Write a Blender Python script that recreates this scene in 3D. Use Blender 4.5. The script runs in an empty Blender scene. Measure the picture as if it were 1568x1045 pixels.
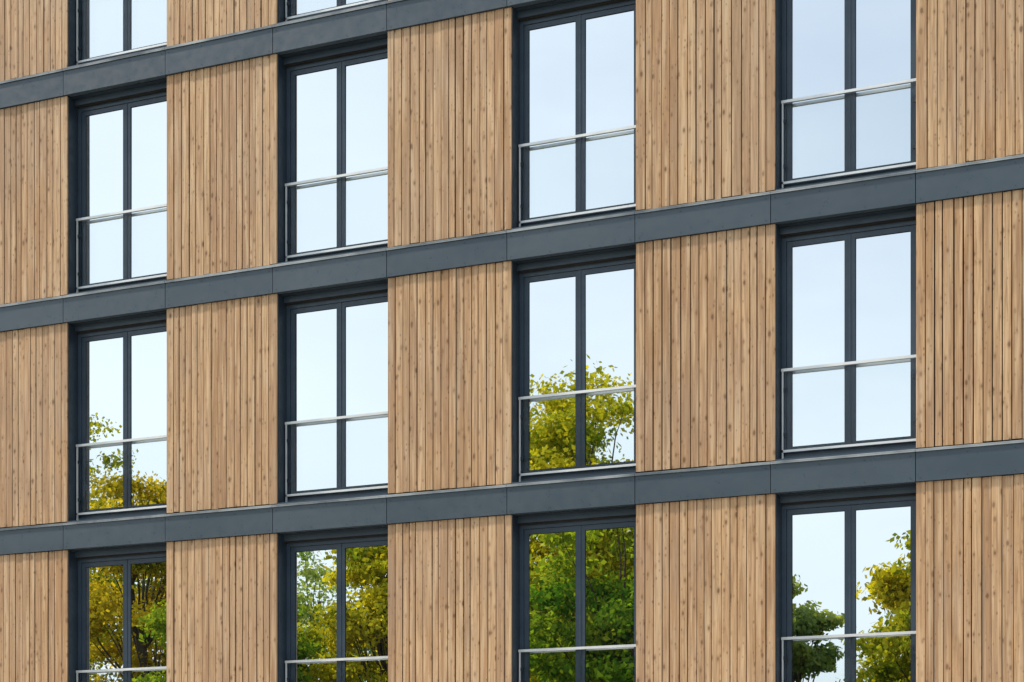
import bpy, math, random
import numpy as np
from mathutils import Vector
random.seed(7); rng=np.random.default_rng(7)
sc=bpy.context.scene
sc.view_settings.view_transform='Standard'; sc.view_settings.look='None'; sc.view_settings.exposure=0
# ------------------------------------------------------------------ constants
TH=math.radians(25); P=3.237; H=3.0; D=20.96; CX=14.68; CZ=1.6; F=2998.0
U0=0.512*P
ZB=[-0.45+3*k for k in range(0,8)]      # band undersides
BH=0.36
COLS=range(-7,9)
# ------------------------------------------------------------------ materials
def newmat(n):
    m=bpy.data.materials.new(n); m.use_nodes=True
    nt=m.node_tree; nt.nodes.clear()
    o=nt.nodes.new('ShaderNodeOutputMaterial')
    return m,nt,o
def N(nt,t,**k):
    n=nt.nodes.new(t)
    for a,b in k.items(): setattr(n,a,b)
    return n
def math_n(nt,op,a,b=None,clamp=False):
    n=N(nt,'ShaderNodeMath',operation=op,use_clamp=clamp)
    for i,v in enumerate((a,b)):
        if v is None: continue
        if isinstance(v,(int,float)): n.inputs[i].default_value=v
        else: nt.links.new(v,n.inputs[i])
    return n.outputs[0]
def mix(nt,fac,a,b,bt='MIX'):
    n=N(nt,'ShaderNodeMix',data_type='RGBA',blend_type=bt)
    for s,v in ((n.inputs[0],fac),(n.inputs[6],a),(n.inputs[7],b)):
        if isinstance(v,(int,float)): s.default_value=v
        elif isinstance(v,tuple): s.default_value=v if len(v)==4 else v+(1,)
        else: nt.links.new(v,s)
    return n.outputs[2]
def ramp(nt,fac,stops):
    n=N(nt,'ShaderNodeMapRange',interpolation_type='SMOOTHSTEP')
    nt.links.new(fac,n.inputs[0])
    n.inputs[1].default_value,n.inputs[2].default_value,n.inputs[3].default_value,n.inputs[4].default_value=stops
    return n.outputs[0]
def scaled_pos(nt,sx,sy,sz,off=None):
    g=N(nt,'ShaderNodeNewGeometry')
    v=N(nt,'ShaderNodeVectorMath',operation='MULTIPLY'); nt.links.new(g.outputs['Position'],v.inputs[0]); v.inputs[1].default_value=(sx,sy,sz)
    out=v.outputs[0]
    if off is not None:
        c=N(nt,'ShaderNodeCombineXYZ'); nt.links.new(off,c.inputs[1]); nt.links.new(math_n(nt,'MULTIPLY',off,1.7),c.inputs[2])
        a=N(nt,'ShaderNodeVectorMath',operation='ADD'); nt.links.new(out,a.inputs[0]); nt.links.new(c.outputs[0],a.inputs[1]); out=a.outputs[0]
    return out
def noise(nt,vec,scale,detail=3,rough=.5):
    n=N(nt,'ShaderNodeTexNoise'); nt.links.new(vec,n.inputs['Vector']); n.inputs['Scale'].default_value=scale
    n.inputs['Detail'].default_value=detail; n.inputs['Roughness'].default_value=rough
    return n.outputs[0]

def wood_mat():
    m,nt,o=newmat('larch_boards')
    g=N(nt,'ShaderNodeNewGeometry'); r=g.outputs['Random Per Island']
    off=math_n(nt,'MULTIPLY',r,61.0)
    w=N(nt,'ShaderNodeTexWhiteNoise',noise_dimensions='1D'); nt.links.new(off,w.inputs['W']); r2=w.outputs[0]
    base=mix(nt,ramp(nt,r,(0,1,0,1)),(.42,.245,.125),(.66,.43,.235))
    base=mix(nt,math_n(nt,'MULTIPLY',r2,.55),base,(.53,.295,.14))
    st=noise(nt,scaled_pos(nt,50,0,2.2,off),1.0,4,.6)
    base=mix(nt,ramp(nt,st,(.36,.68,0,.66)),base,(.29,.16,.08))
    st2=noise(nt,scaled_pos(nt,24,0,1.0,math_n(nt,'ADD',off,9.0)),1.0,3,.5)
    base=mix(nt,ramp(nt,st2,(.46,.70,0,.55)),base,(.80,.58,.36))
    st3=noise(nt,scaled_pos(nt,30,0,.5,math_n(nt,'ADD',off,23.0)),1.0,3,.6)
    base=mix(nt,ramp(nt,st3,(.52,.74,0,.5)),base,(.40,.31,.235))
    big=noise(nt,scaled_pos(nt,1,1,.8),.7,3,.5)
    base=mix(nt,ramp(nt,big,(.38,.68,0,.28)),base,(.40,.29,.21))
    # knots of two sizes
    for (sx,sz,o_,thr,rr,ho,hs,cs) in ((14,7.0,0.0,.42,.12,.40,.52,.72),(26,14,31.0,.62,.12,.34,.35,.55)):
        v=N(nt,'ShaderNodeTexVoronoi',feature='F1'); nt.links.new(scaled_pos(nt,sx,0,sz,math_n(nt,'ADD',off,o_)),v.inputs['Vector']); v.inputs['Scale'].default_value=1
        s=N(nt,'ShaderNodeSeparateColor'); nt.links.new(v.outputs['Color'],s.inputs[0])
        keep=math_n(nt,'MULTIPLY',math_n(nt,'GREATER_THAN',s.outputs[0],thr),math_n(nt,'ADD',math_n(nt,'MULTIPLY',s.outputs[2],.65),.35))
        dd=math_n(nt,'SUBTRACT',v.outputs['Distance'],math_n(nt,'MULTIPLY',s.outputs[1],rr))
        halo=math_n(nt,'MULTIPLY',ramp(nt,dd,(.06,ho,1,0)),keep)
        core=math_n(nt,'MULTIPLY',ramp(nt,dd,(.05,.17,1,0)),keep)
        base=mix(nt,math_n(nt,'MULTIPLY',halo,hs),base,(.27,.14,.065))
        base=mix(nt,math_n(nt,'MULTIPLY',core,cs),base,(.12,.06,.03))
    b=N(nt,'ShaderNodeBsdfPrincipled'); nt.links.new(base,b.inputs['Base Color']); b.inputs['Roughness'].default_value=.55
    b.inputs['Specular IOR Level'].default_value=.35
    bp=N(nt,'ShaderNodeBump'); bp.inputs['Strength'].default_value=.5; bp.inputs['Distance'].default_value=.004; nt.links.new(st,bp.inputs['Height'])
    nt.links.new(bp.outputs[0],b.inputs['Normal'])
    nt.links.new(b.outputs[0],o.inputs[0]); return m
def paint(name,c1,c2,rough=.4,metal=0,sc_=1.2,spec=.5,island=.0):
    m,nt,o=newmat(name)
    n=noise(nt,scaled_pos(nt,1,1,2.5),sc_,5,.6)
    f=ramp(nt,n,(.3,.7,0,1))
    if island:
        g=N(nt,'ShaderNodeNewGeometry'); f=math_n(nt,'ADD',math_n(nt,'MULTIPLY',f,1-island),math_n(nt,'MULTIPLY',g.outputs['Random Per Island'],island))
    col=mix(nt,f,c1,c2)
    b=N(nt,'ShaderNodeBsdfPrincipled'); nt.links.new(col,b.inputs['Base Color']); b.inputs['Metallic'].default_value=metal
    b.inputs['Specular IOR Level'].default_value=spec
    n2=noise(nt,scaled_pos(nt,1,1,1),9,3,.6)
    nt.links.new(ramp(nt,n2,(.3,.7,rough-.07,rough+.08)),b.inputs['Roughness'])
    nt.links.new(b.outputs[0],o.inputs[0]); return m
def glass_mat():
    m,nt,o=newmat('reflective_glazing')
    gl=N(nt,'ShaderNodeBsdfGlossy'); gl.inputs['Color'].default_value=(.95,.985,1,1); gl.inputs['Roughness'].default_value=0.0
    df=N(nt,'ShaderNodeBsdfDiffuse'); df.inputs['Color'].default_value=(.02,.028,.035,1)
    n=noise(nt,scaled_pos(nt,1,1,1),1.6,1,.4)
    bp=N(nt,'ShaderNodeBump'); bp.inputs['Strength'].default_value=.15; bp.inputs['Distance'].default_value=.004; nt.links.new(n,bp.inputs['Height'])
    nt.links.new(bp.outputs[0],gl.inputs['Normal'])
    mx=N(nt,'ShaderNodeMixShader'); mx.inputs[0].default_value=.90
    nt.links.new(df.outputs[0],mx.inputs[1]); nt.links.new(gl.outputs[0],mx.inputs[2]); nt.links.new(mx.outputs[0],o.inputs[0]); return m
def clear_mat():
    m,nt,o=newmat('clear_balustrade_glass')
    gl=N(nt,'ShaderNodeBsdfGlossy'); gl.inputs['Roughness'].default_value=0.0
    tr=N(nt,'ShaderNodeBsdfTransparent'); tr.inputs['Color'].default_value=(.985,.99,.99,1)
    fr=N(nt,'ShaderNodeFresnel'); fr.inputs[0].default_value=1.2
    mx=N(nt,'ShaderNodeMixShader'); nt.links.new(fr.outputs[0],mx.inputs[0])
    nt.links.new(tr.outputs[0],mx.inputs[1]); nt.links.new(gl.outputs[0],mx.inputs[2]); nt.links.new(mx.outputs[0],o.inputs[0]); return m
def leaf_mat():
    m,nt,o=newmat('leaves')
    a=N(nt,'ShaderNodeAttribute',attribute_name='leafcol')
    d=N(nt,'ShaderNodeBsdfDiffuse'); t=N(nt,'ShaderNodeBsdfTranslucent')
    nt.links.new(a.outputs['Color'],d.inputs[0]); nt.links.new(mix(nt,1.0,a.outputs['Color'],(1.6,1.5,.6),'MULTIPLY'),t.inputs[0])
    mx=N(nt,'ShaderNodeMixShader'); mx.inputs[0].default_value=.42
    nt.links.new(d.outputs[0],mx.inputs[1]); nt.links.new(t.outputs[0],mx.inputs[2]); nt.links.new(mx.outputs[0],o.inputs[0]); return m
WOOD=wood_mat()
BAND=paint('slate_grey_metal_panel',(.044,.066,.090),(.066,.092,.118),.34,0,1.0,.5,.5)
FRAME=paint('anthracite_window_frame',(.038,.060,.090),(.050,.076,.108),.36)
JAMB=paint('dark_blue_reveal_metal',(.014,.025,.041),(.020,.034,.052),.5)
DARK=paint('black_membrane',(.012,.011,.010),(.02,.018,.016),.9)
FLASH=paint('edge_flashing',(.10,.125,.15),(.42,.45,.47),.32,0,1.1)  # near-white noise patches paint bright lit-edge highlights into the flashing colour
RAILM=paint('brushed_aluminium',(.72,.74,.75),(.84,.85,.85),.35,.3)
GLASS=glass_mat(); CLEAR=clear_mat(); LEAF=leaf_mat()
CONC=paint('concrete',(.28,.27,.26),(.36,.35,.33),.8)
BARK=paint('bark',(.05,.04,.03),(.12,.095,.07),.9,0,6)
# ------------------------------------------------------------------ mesh builder
class MB:
    def __init__(s): s.v=[]; s.f=[]
    def box(s,x0,x1,y0,y1,z0,z1):
        b=len(s.v)
        s.v+=[(x0,y0,z0),(x1,y0,z0),(x1,y1,z0),(x0,y1,z0),(x0,y0,z1),(x1,y0,z1),(x1,y1,z1),(x0,y1,z1)]
        s.f+=[(b,b+3,b+2,b+1),(b+4,b+5,b+6,b+7),(b,b+1,b+5,b+4),(b+1,b+2,b+6,b+5),(b+2,b+3,b+7,b+6),(b+3,b,b+4,b+7)]
    def prism(s,prof,z0,z1):
        b=len(s.v); n=len(prof)
        s.v+=[(x,y,z0) for x,y in prof]+[(x,y,z1) for x,y in prof]
        s.f+=[tuple(b+i for i in reversed(range(n))),tuple(b+n+i for i in range(n))]
        s.f+=[(b+i,b+(i+1)%n,b+n+(i+1)%n,b+n+i) for i in range(n)]
    def quad(s,a,b_,c,d):
        b=len(s.v); s.v+=[a,b_,c,d]; s.f.append((b,b+1,b+2,b+3))
    def make(s,name,mat,parent=None):
        me=bpy.data.meshes.new(name); me.from_pydata(s.v,[],s.f); me.materials.append(mat); me.update()
        ob=bpy.data.objects.new(name,me); sc.collection.objects.link(ob)
        if parent: ob.parent=parent
        return ob
bld=bpy.data.objects.new('apartment_building',None); sc.collection.objects.link(bld)
wood,band,frame,jamb,dark,flash,rail,glass,clear,conc,gask,rivet=[MB() for _ in range(12)]
XL=COLS[0]*P; XR=(COLS[-1]+1)*P
for k,zb in enumerate(ZB):
    bt=zb+BH
    last=(k==len(ZB)-1)
    for c in COLS:
        x=c*P
        for a,b in ((x+.004,x+.498*P),(x+.498*P+.008,x+P-.004)):
            j=random.uniform(-.002,.002)
            band.box(a,b,-.030+j,.06,zb,bt-.028)
            flash.box(a-.002,b+.002,-.046+j,.05,bt-.026+random.uniform(0,.002),bt-.012)
            flash.box(a-.002,b+.002,-.046+j,-.040+j,bt-.042,bt-.0262)
            nr=4
            for i in range(nr):
                rx=a+.05+(b-a-.1)*i/(nr-1)
                for rz in (zb+.035,bt-.085):
                    vb=len(rivet.v)
                    for q in range(6):
                        t=q*math.pi/3; rivet.v.append((rx+.007*math.cos(t),-.0335+j,rz+.007*math.sin(t)))
                    rivet.f.append(tuple(vb+q for q in range(6)))
    dark.box(XL,XR,.065,.36,zb+.01,bt-.03)
    if last: 
        continue
    top=zb+H
    for c in COLS:
        x=c*P
        dark.box(x+.012,x+U0-.012,.045,.36,bt-.028,top+.005)
        jamb.box(x+.004,x+.011,.026,.33,bt-.028,top+.004)
        cur=x; end=x+U0
        ws=[]
        n=16
        while len(ws)<n: ws.append(random.choice((.84,.95,1.0,1.05,1.16)))
        tot=sum(ws); 
        zlo=bt+.010; 
        for i,w in enumerate(ws):
            wd=w/tot*U0
            gap=random.choice((.006,.009,.011,.016))
            a=cur+(0 if i==0 else gap/2); b=cur+wd-(0 if i==n-1 else gap/2)
            y=random.uniform(-.004,.004); ch=.003
            wood.prism([(a,.024+y),(a,y+ch),(a+ch,y),(b-ch,y),(b,y+ch),(b,.024+y)],zlo+random.uniform(-.006,.006),top-.004-random.uniform(0,.004))
            cur+=wd
        a=x+U0; b=x+P
        jamb.box(a-.010,a+.012,.0262,.34,bt-.027,top+.003)
        jamb.box(a+.0125,b-.0001,.0605,.34,top-.012,top+.004)
        frame.box(a+.013,b-.001,-.015,.235,bt-.010,bt+.012)
        frame.box(a+.013,b-.001,.18,.235,bt+.0125,bt+.075)
        frame.box(a+.013,b-.001,.150,.24,top-.085,top-.0125)
        dark.box(a+.013,b-.001,.165,.24,top-.100,top-.0855)
        yf=.215
        fl=a+.0125; fr_=b-.0015; zt=top-.1005; z0=bt+.0755
        frame.box(fl,fl+.05,yf,.30,z0,zt); frame.box(fr_-.05,fr_,yf,.30,z0,zt)
        frame.box(fl+.0505,fr_-.0505,yf,.30,zt-.05,zt); frame.box(fl+.0505,fr_-.0505,yf,.30,z0,z0+.05)
        cx=(a+b)/2; ys=yf+.014; s0=fl+.054; s1=fr_-.054; zz0=z0+.054; zz1=zt-.054; sw=.057
        for (p,q) in ((s0,cx-.003),(cx+.003,s1)):
            frame.box(p,p+sw,ys,.30,zz0,zz1); frame.box(q-sw,q,ys,.30,zz0,zz1)
            frame.box(p+sw+.0003,q-sw-.0003,ys,.30,zz1-sw,zz1); frame.box(p+sw+.0003,q-sw-.0003,ys,.30,zz0,zz0+sw)
            g0,g1,h0,h1=p+sw,q-sw,zz0+sw,zz1-sw
            gq=.005; gy=ys+.008
            gask.box(g0,g0+gq,gy,.29,h0,h1); gask.box(g1-gq,g1,gy,.29,h0,h1); gask.box(g0+gq,g1-gq,gy,.29,h1-gq,h1); gask.box(g0+gq,g1-gq,gy,.29,h0,h0+gq)
            tx=random.gauss(0,.0012); tz=random.gauss(0,.0009); yy=ys+.014
            def py(X,Z): return yy+(X-(g0+g1)/2)*tx+(Z-(h0+h1)/2)*tz
            glass.quad((g0,py(g0,h0),h0),(g1,py(g1,h0),h0),(g1,py(g1,h1),h1),(g0,py(g0,h1),h1))
        frame.box(cx-.016,cx+.010,ys-.008,ys-.0005,zz0,zz1)
        # ---- french balcony rail with glass infill
        ra=a+.030; rb=b-.022; yr=.162; rt=bt+1.050; r0=bt+.118
        rail.box(ra-.006,rb+.01,yr-.008,yr+.030,rt-.026,rt+.004)
        rail.box(ra,rb,yr-.004,yr+.017,r0,r0+.026)
        for (p,sg) in ((ra,1),(rb-.016,-1)):
            rail.box(p,p+.016,yr-.004,yr+.017,bt+.013,rt-.0265)
        for zc in (bt+.30,bt+.80):       # glass clamps
            jamb.box(ra+.0165,ra+.05,yr,yr+.018,zc,zc+.04); jamb.box(rb-.05,rb-.0165,yr,yr+.018,zc,zc+.04)
        clear.box(ra+.020,rb-.020,yr+.004,yr+.014,r0+.0265,rt-.0265)
        dark.box(a+.013,b-.001,.305,.36,bt,top)
conc.box(XL,XR,.365,13,0,ZB[-1]+.3)
conc.box(XL-.02,XR+.02,-.05,13.1,ZB[-1]+BH-.010,ZB[-1]+BH+.10)
for c in COLS: conc.box(c*P,c*P+U0,-.03,-.006,-.05,.18)
for mb,nm,mt in ((wood,'timber_cladding',WOOD),(band,'metal_floor_bands',BAND),(frame,'window_frames',FRAME),(jamb,'window_reveals',JAMB),
    (dark,'wall_membrane',DARK),(flash,'band_flashings',FLASH),(rail,'balcony_rails',RAILM),(glass,'window_glass',GLASS),(clear,'balustrade_glass',CLEAR),
    (conc,'building_core',CONC),(gask,'window_gaskets',DARK),(rivet,'band_rivets',JAMB)):
    mb.make(nm,mt,bld)
# ------------------------------------------------------------------ ground
def ground_mat(name,c1,c2,s):
    return paint(name,c1,c2,.9,0,s,.2)
g=MB(); g.quad((-1500,-1500,0),(1500,-1500,0),(1500,1500,0),(-1500,1500,0)); g.make('lawn_ground',ground_mat('grass',(.045,.075,.02),(.09,.12,.035),.6))
g=MB(); g.quad((-80,-15,.004),(90,-15,.004),(90,-.0,.004),(-80,0,.004)); g.make('pavement',ground_mat('paving',(.34,.32,.29),(.44,.42,.38),.8))
g=MB(); g.quad((-80,-22,.004),(90,-22,.004),(90,-15,.004),(-80,-15,.004)); g.make('road',ground_mat('asphalt',(.045,.045,.047),(.06,.06,.06),1.5))
g=MB()
g.box(-80,90,-15.0,-14.85,0,.12); g.box(-80,90,-22.15,-22,0,.12); g.make('road_kerb',CONC)
# ------------------------------------------------------------------ trees
def limb(mb,p,q,r0,r1,n=7):
    p=np.array(p,float);q=np.array(q,float);d=q-p;L=np.linalg.norm(d);d/=L
    u=np.cross(d,(0.3,.9,.1));u/=np.linalg.norm(u);w=np.cross(d,u)
    b=len(mb.v)
    for (c,r) in ((p,r0),(q,r1)):
        for i in range(n):
            t=2*math.pi*i/n; mb.v.append(tuple(c+r*(math.cos(t)*u+math.sin(t)*w)))
    mb.f+=[(b+i,b+(i+1)%n,b+n+(i+1)%n,b+n+i) for i in range(n)]
def tree(x,y,h,R,base,cols,lobes=60,leaves=650,leaf=.17,density=1.0,seed=0):
    rg=np.random.default_rng(seed)
    par=bpy.data.objects.new('deciduous_tree',None); sc.collection.objects.link(par); par.location=(x,y,0)
    tr=MB(); cz=(h+base)/2; rz=(h-base)/2
    pts=[(0,0,0)]
    zt=h*.8
    for i in range(1,7): pts.append((rg.normal(0,.12)*i*.5,rg.normal(0,.12)*i*.5,zt*i/6))
    r=.024*h*.8
    for i in range(6): limb(tr,pts[i],pts[i+1],r*(1-i/7.5),r*(1-(i+1)/7.5))
    V=[];C=[]
    for l in range(lobes):
        while True:
            p=rg.uniform(-1,1,3)
            if .25<np.linalg.norm(p)<1: break
        lr=rg.uniform(.45,1.15)*R*.25
        sh=1-.25*max(0,p[2])
        c=np.array((p[0]*(R-lr*.6)*sh,p[1]*(R-lr*.6)*sh,cz+p[2]*(rz-lr*.8)))
        k=min(5,max(1,int((c[2]*.75)/zt*6)))
        limb(tr,pts[k],c,.04+.02*rg.random(),.010,5)
        n=int(leaves*density*(lr/(R*.27))**1.6)
        d=rg.normal(size=(n,3)); d/=np.linalg.norm(d,axis=1)[:,None]
        rad=lr*rg.uniform(.25,1.25,n)**.75
        f=1+.45*np.sin(d[:,0]*5+l)*np.cos(d[:,2]*4+2*l)
        ctr=c+d*(rad*f)[:,None]*np.array((1.25,1.25,.65))
        nrm=d*1.0+rg.normal(size=(n,3))*.65; nrm[:,2]+=.3; nrm/=np.linalg.norm(nrm,axis=1)[:,None]
        a=np.cross(nrm,rg.normal(size=(n,3))); a/=np.linalg.norm(a,axis=1)[:,None]
        b=np.cross(nrm,a)
        s=leaf*rg.uniform(.6,1.25,n)[:,None]
        q=np.stack([ctr-a*s*.5,ctr+b*s*.34,ctr+a*s*.5,ctr-b*s*.34],1)
        V.append(q.reshape(-1,3))
        t=np.clip(rg.normal(rg.uniform(.05,1.0),.2,n),0,1)[:,None]
        col=np.array(cols[0])*(1-t)+np.array(cols[1])*t
        col*=rg.uniform(.75,1.2,n)[:,None]
        C.append(np.repeat(np.concatenate([col,np.ones((n,1))],1),4,axis=0))
    V=np.concatenate(V);C=np.concatenate(C).astype(np.float32);nf=len(V)//4
    me=bpy.data.meshes.new('crown'); me.vertices.add(len(V)); me.vertices.foreach_set('co',V.astype(np.float32).ravel())
    me.loops.add(len(V)); me.loops.foreach_set('vertex_index',np.arange(len(V),dtype=np.int32))
    me.polygons.add(nf); me.polygons.foreach_set('loop_start',np.arange(0,len(V),4,dtype=np.int32)); me.polygons.foreach_set('loop_total',np.full(nf,4,dtype=np.int32))
    at=me.attributes.new('leafcol','FLOAT_COLOR','POINT'); at.data.foreach_set('color',C.ravel())
    me.materials.append(LEAF); me.update(); me.validate()
    ob=bpy.data.objects.new('crown',me); sc.collection.objects.link(ob); ob.parent=par
    tr.make('trunk_and_limbs',BARK,par)
def place(px,py,T):
    k=(px-784)/F
    dx=-math.sin(TH)+k*math.cos(TH); dy=math.cos(TH)+k*math.sin(TH)
    t=(D+T)/dy
    return CX+dx*t, -T, CZ+(1300-py)/F*t
YG=((.14,.21,.018),(.56,.50,.03)); GR=((.06,.15,.015),(.30,.38,.035)); PG=((.16,.26,.10),(.38,.44,.14)); BR=((.12,.14,.015),(.58,.46,.035))
for i,(px,py,T,R,base,cols,lb,dn) in enumerate([
    (225,665,36,3.9,4,BR,85,1.2),
    (90,600,42,4.2,4,YG,60,1),
    (580,765,34,3.0,3,YG,75,1.2),
    (470,800,48,3.8,3,PG,50,.7),
    (890,530,36,4.3,3,YG,110,1.2),
    (960,700,29,3.4,3,GR,80,1.1),
    (1195,820,34,2.0,2.5,PG,55,1),
    (1450,765,31,3.0,2.5,YG,75,1.1),
    (1620,700,36,4,3,GR,60,1),
    (730,880,40,4,3,GR,55,1),
    (330,830,30,2.8,3,GR,50,1),
    (850,660,47,4.5,3,GR,80,1),
    ]):
    x,y,h=place(px,py,T)
    tree(x,y,h,R,base,cols,lb,650,.19,dn,seed=i+3)
# ------------------------------------------------------------------ sky + sun
W=bpy.data.worlds.new('World'); sc.world=W; W.use_nodes=True; nt=W.node_tree
bg=nt.nodes['Background']
sky=nt.nodes.new('ShaderNodeTexSky'); sky.sky_type='NISHITA'; sky.sun_disc=False
EL=math.radians(46); AZ=math.radians(-105)     # azimuth from +Y towards +X
sky.sun_elevation=EL; sky.sun_rotation=AZ%(2*math.pi); sky.air_density=1.0; sky.dust_density=3.0; sky.ozone_density=1.0
tc=nt.nodes.new('ShaderNodeTexCoord')
vm=nt.nodes.new('ShaderNodeVectorMath'); vm.operation='MULTIPLY'; vm.inputs[1].default_value=(1,1,2.5); nt.links.new(tc.outputs['Generated'],vm.inputs[0])
cl=noise(nt,vm.outputs[0],2.6,5,.55)
sx=nt.nodes.new('ShaderNodeSeparateXYZ'); nt.links.new(tc.outputs['Generated'],sx.inputs[0])
el=ramp(nt,sx.outputs[2],(.12,.45,0,.22))
fac=math_n(nt,'SUBTRACT',ramp(nt,cl,(.25,.72,.62,1.0)),el,True)
col=mix(nt,fac,sky.outputs[0],(6.9,7.75,8.3))    # thin bright high cloud veil, thinner overhead
nt.links.new(col,bg.inputs[0]); bg.inputs[1].default_value=.15
sd=Vector((math.sin(AZ)*math.cos(EL),math.cos(AZ)*math.cos(EL),math.sin(EL)))
L=bpy.data.lights.new('sun','SUN'); L.energy=5; L.angle=math.radians(3); L.color=(1,.90,.76)
lo=bpy.data.objects.new('sun',L); sc.collection.objects.link(lo); lo.rotation_euler=(-sd).to_track_quat('-Z','Y').to_euler()
# ------------------------------------------------------------------ camera
cam=bpy.data.cameras.new('camera'); co=bpy.data.objects.new('camera',cam); sc.collection.objects.link(co); sc.camera=co
cam.sensor_width=36; cam.lens=36*F/1568; cam.shift_y=(1300-522.7)/1568; cam.clip_end=5000
co.location=(CX,-D,CZ); co.rotation_euler=(math.pi/2,0,TH)
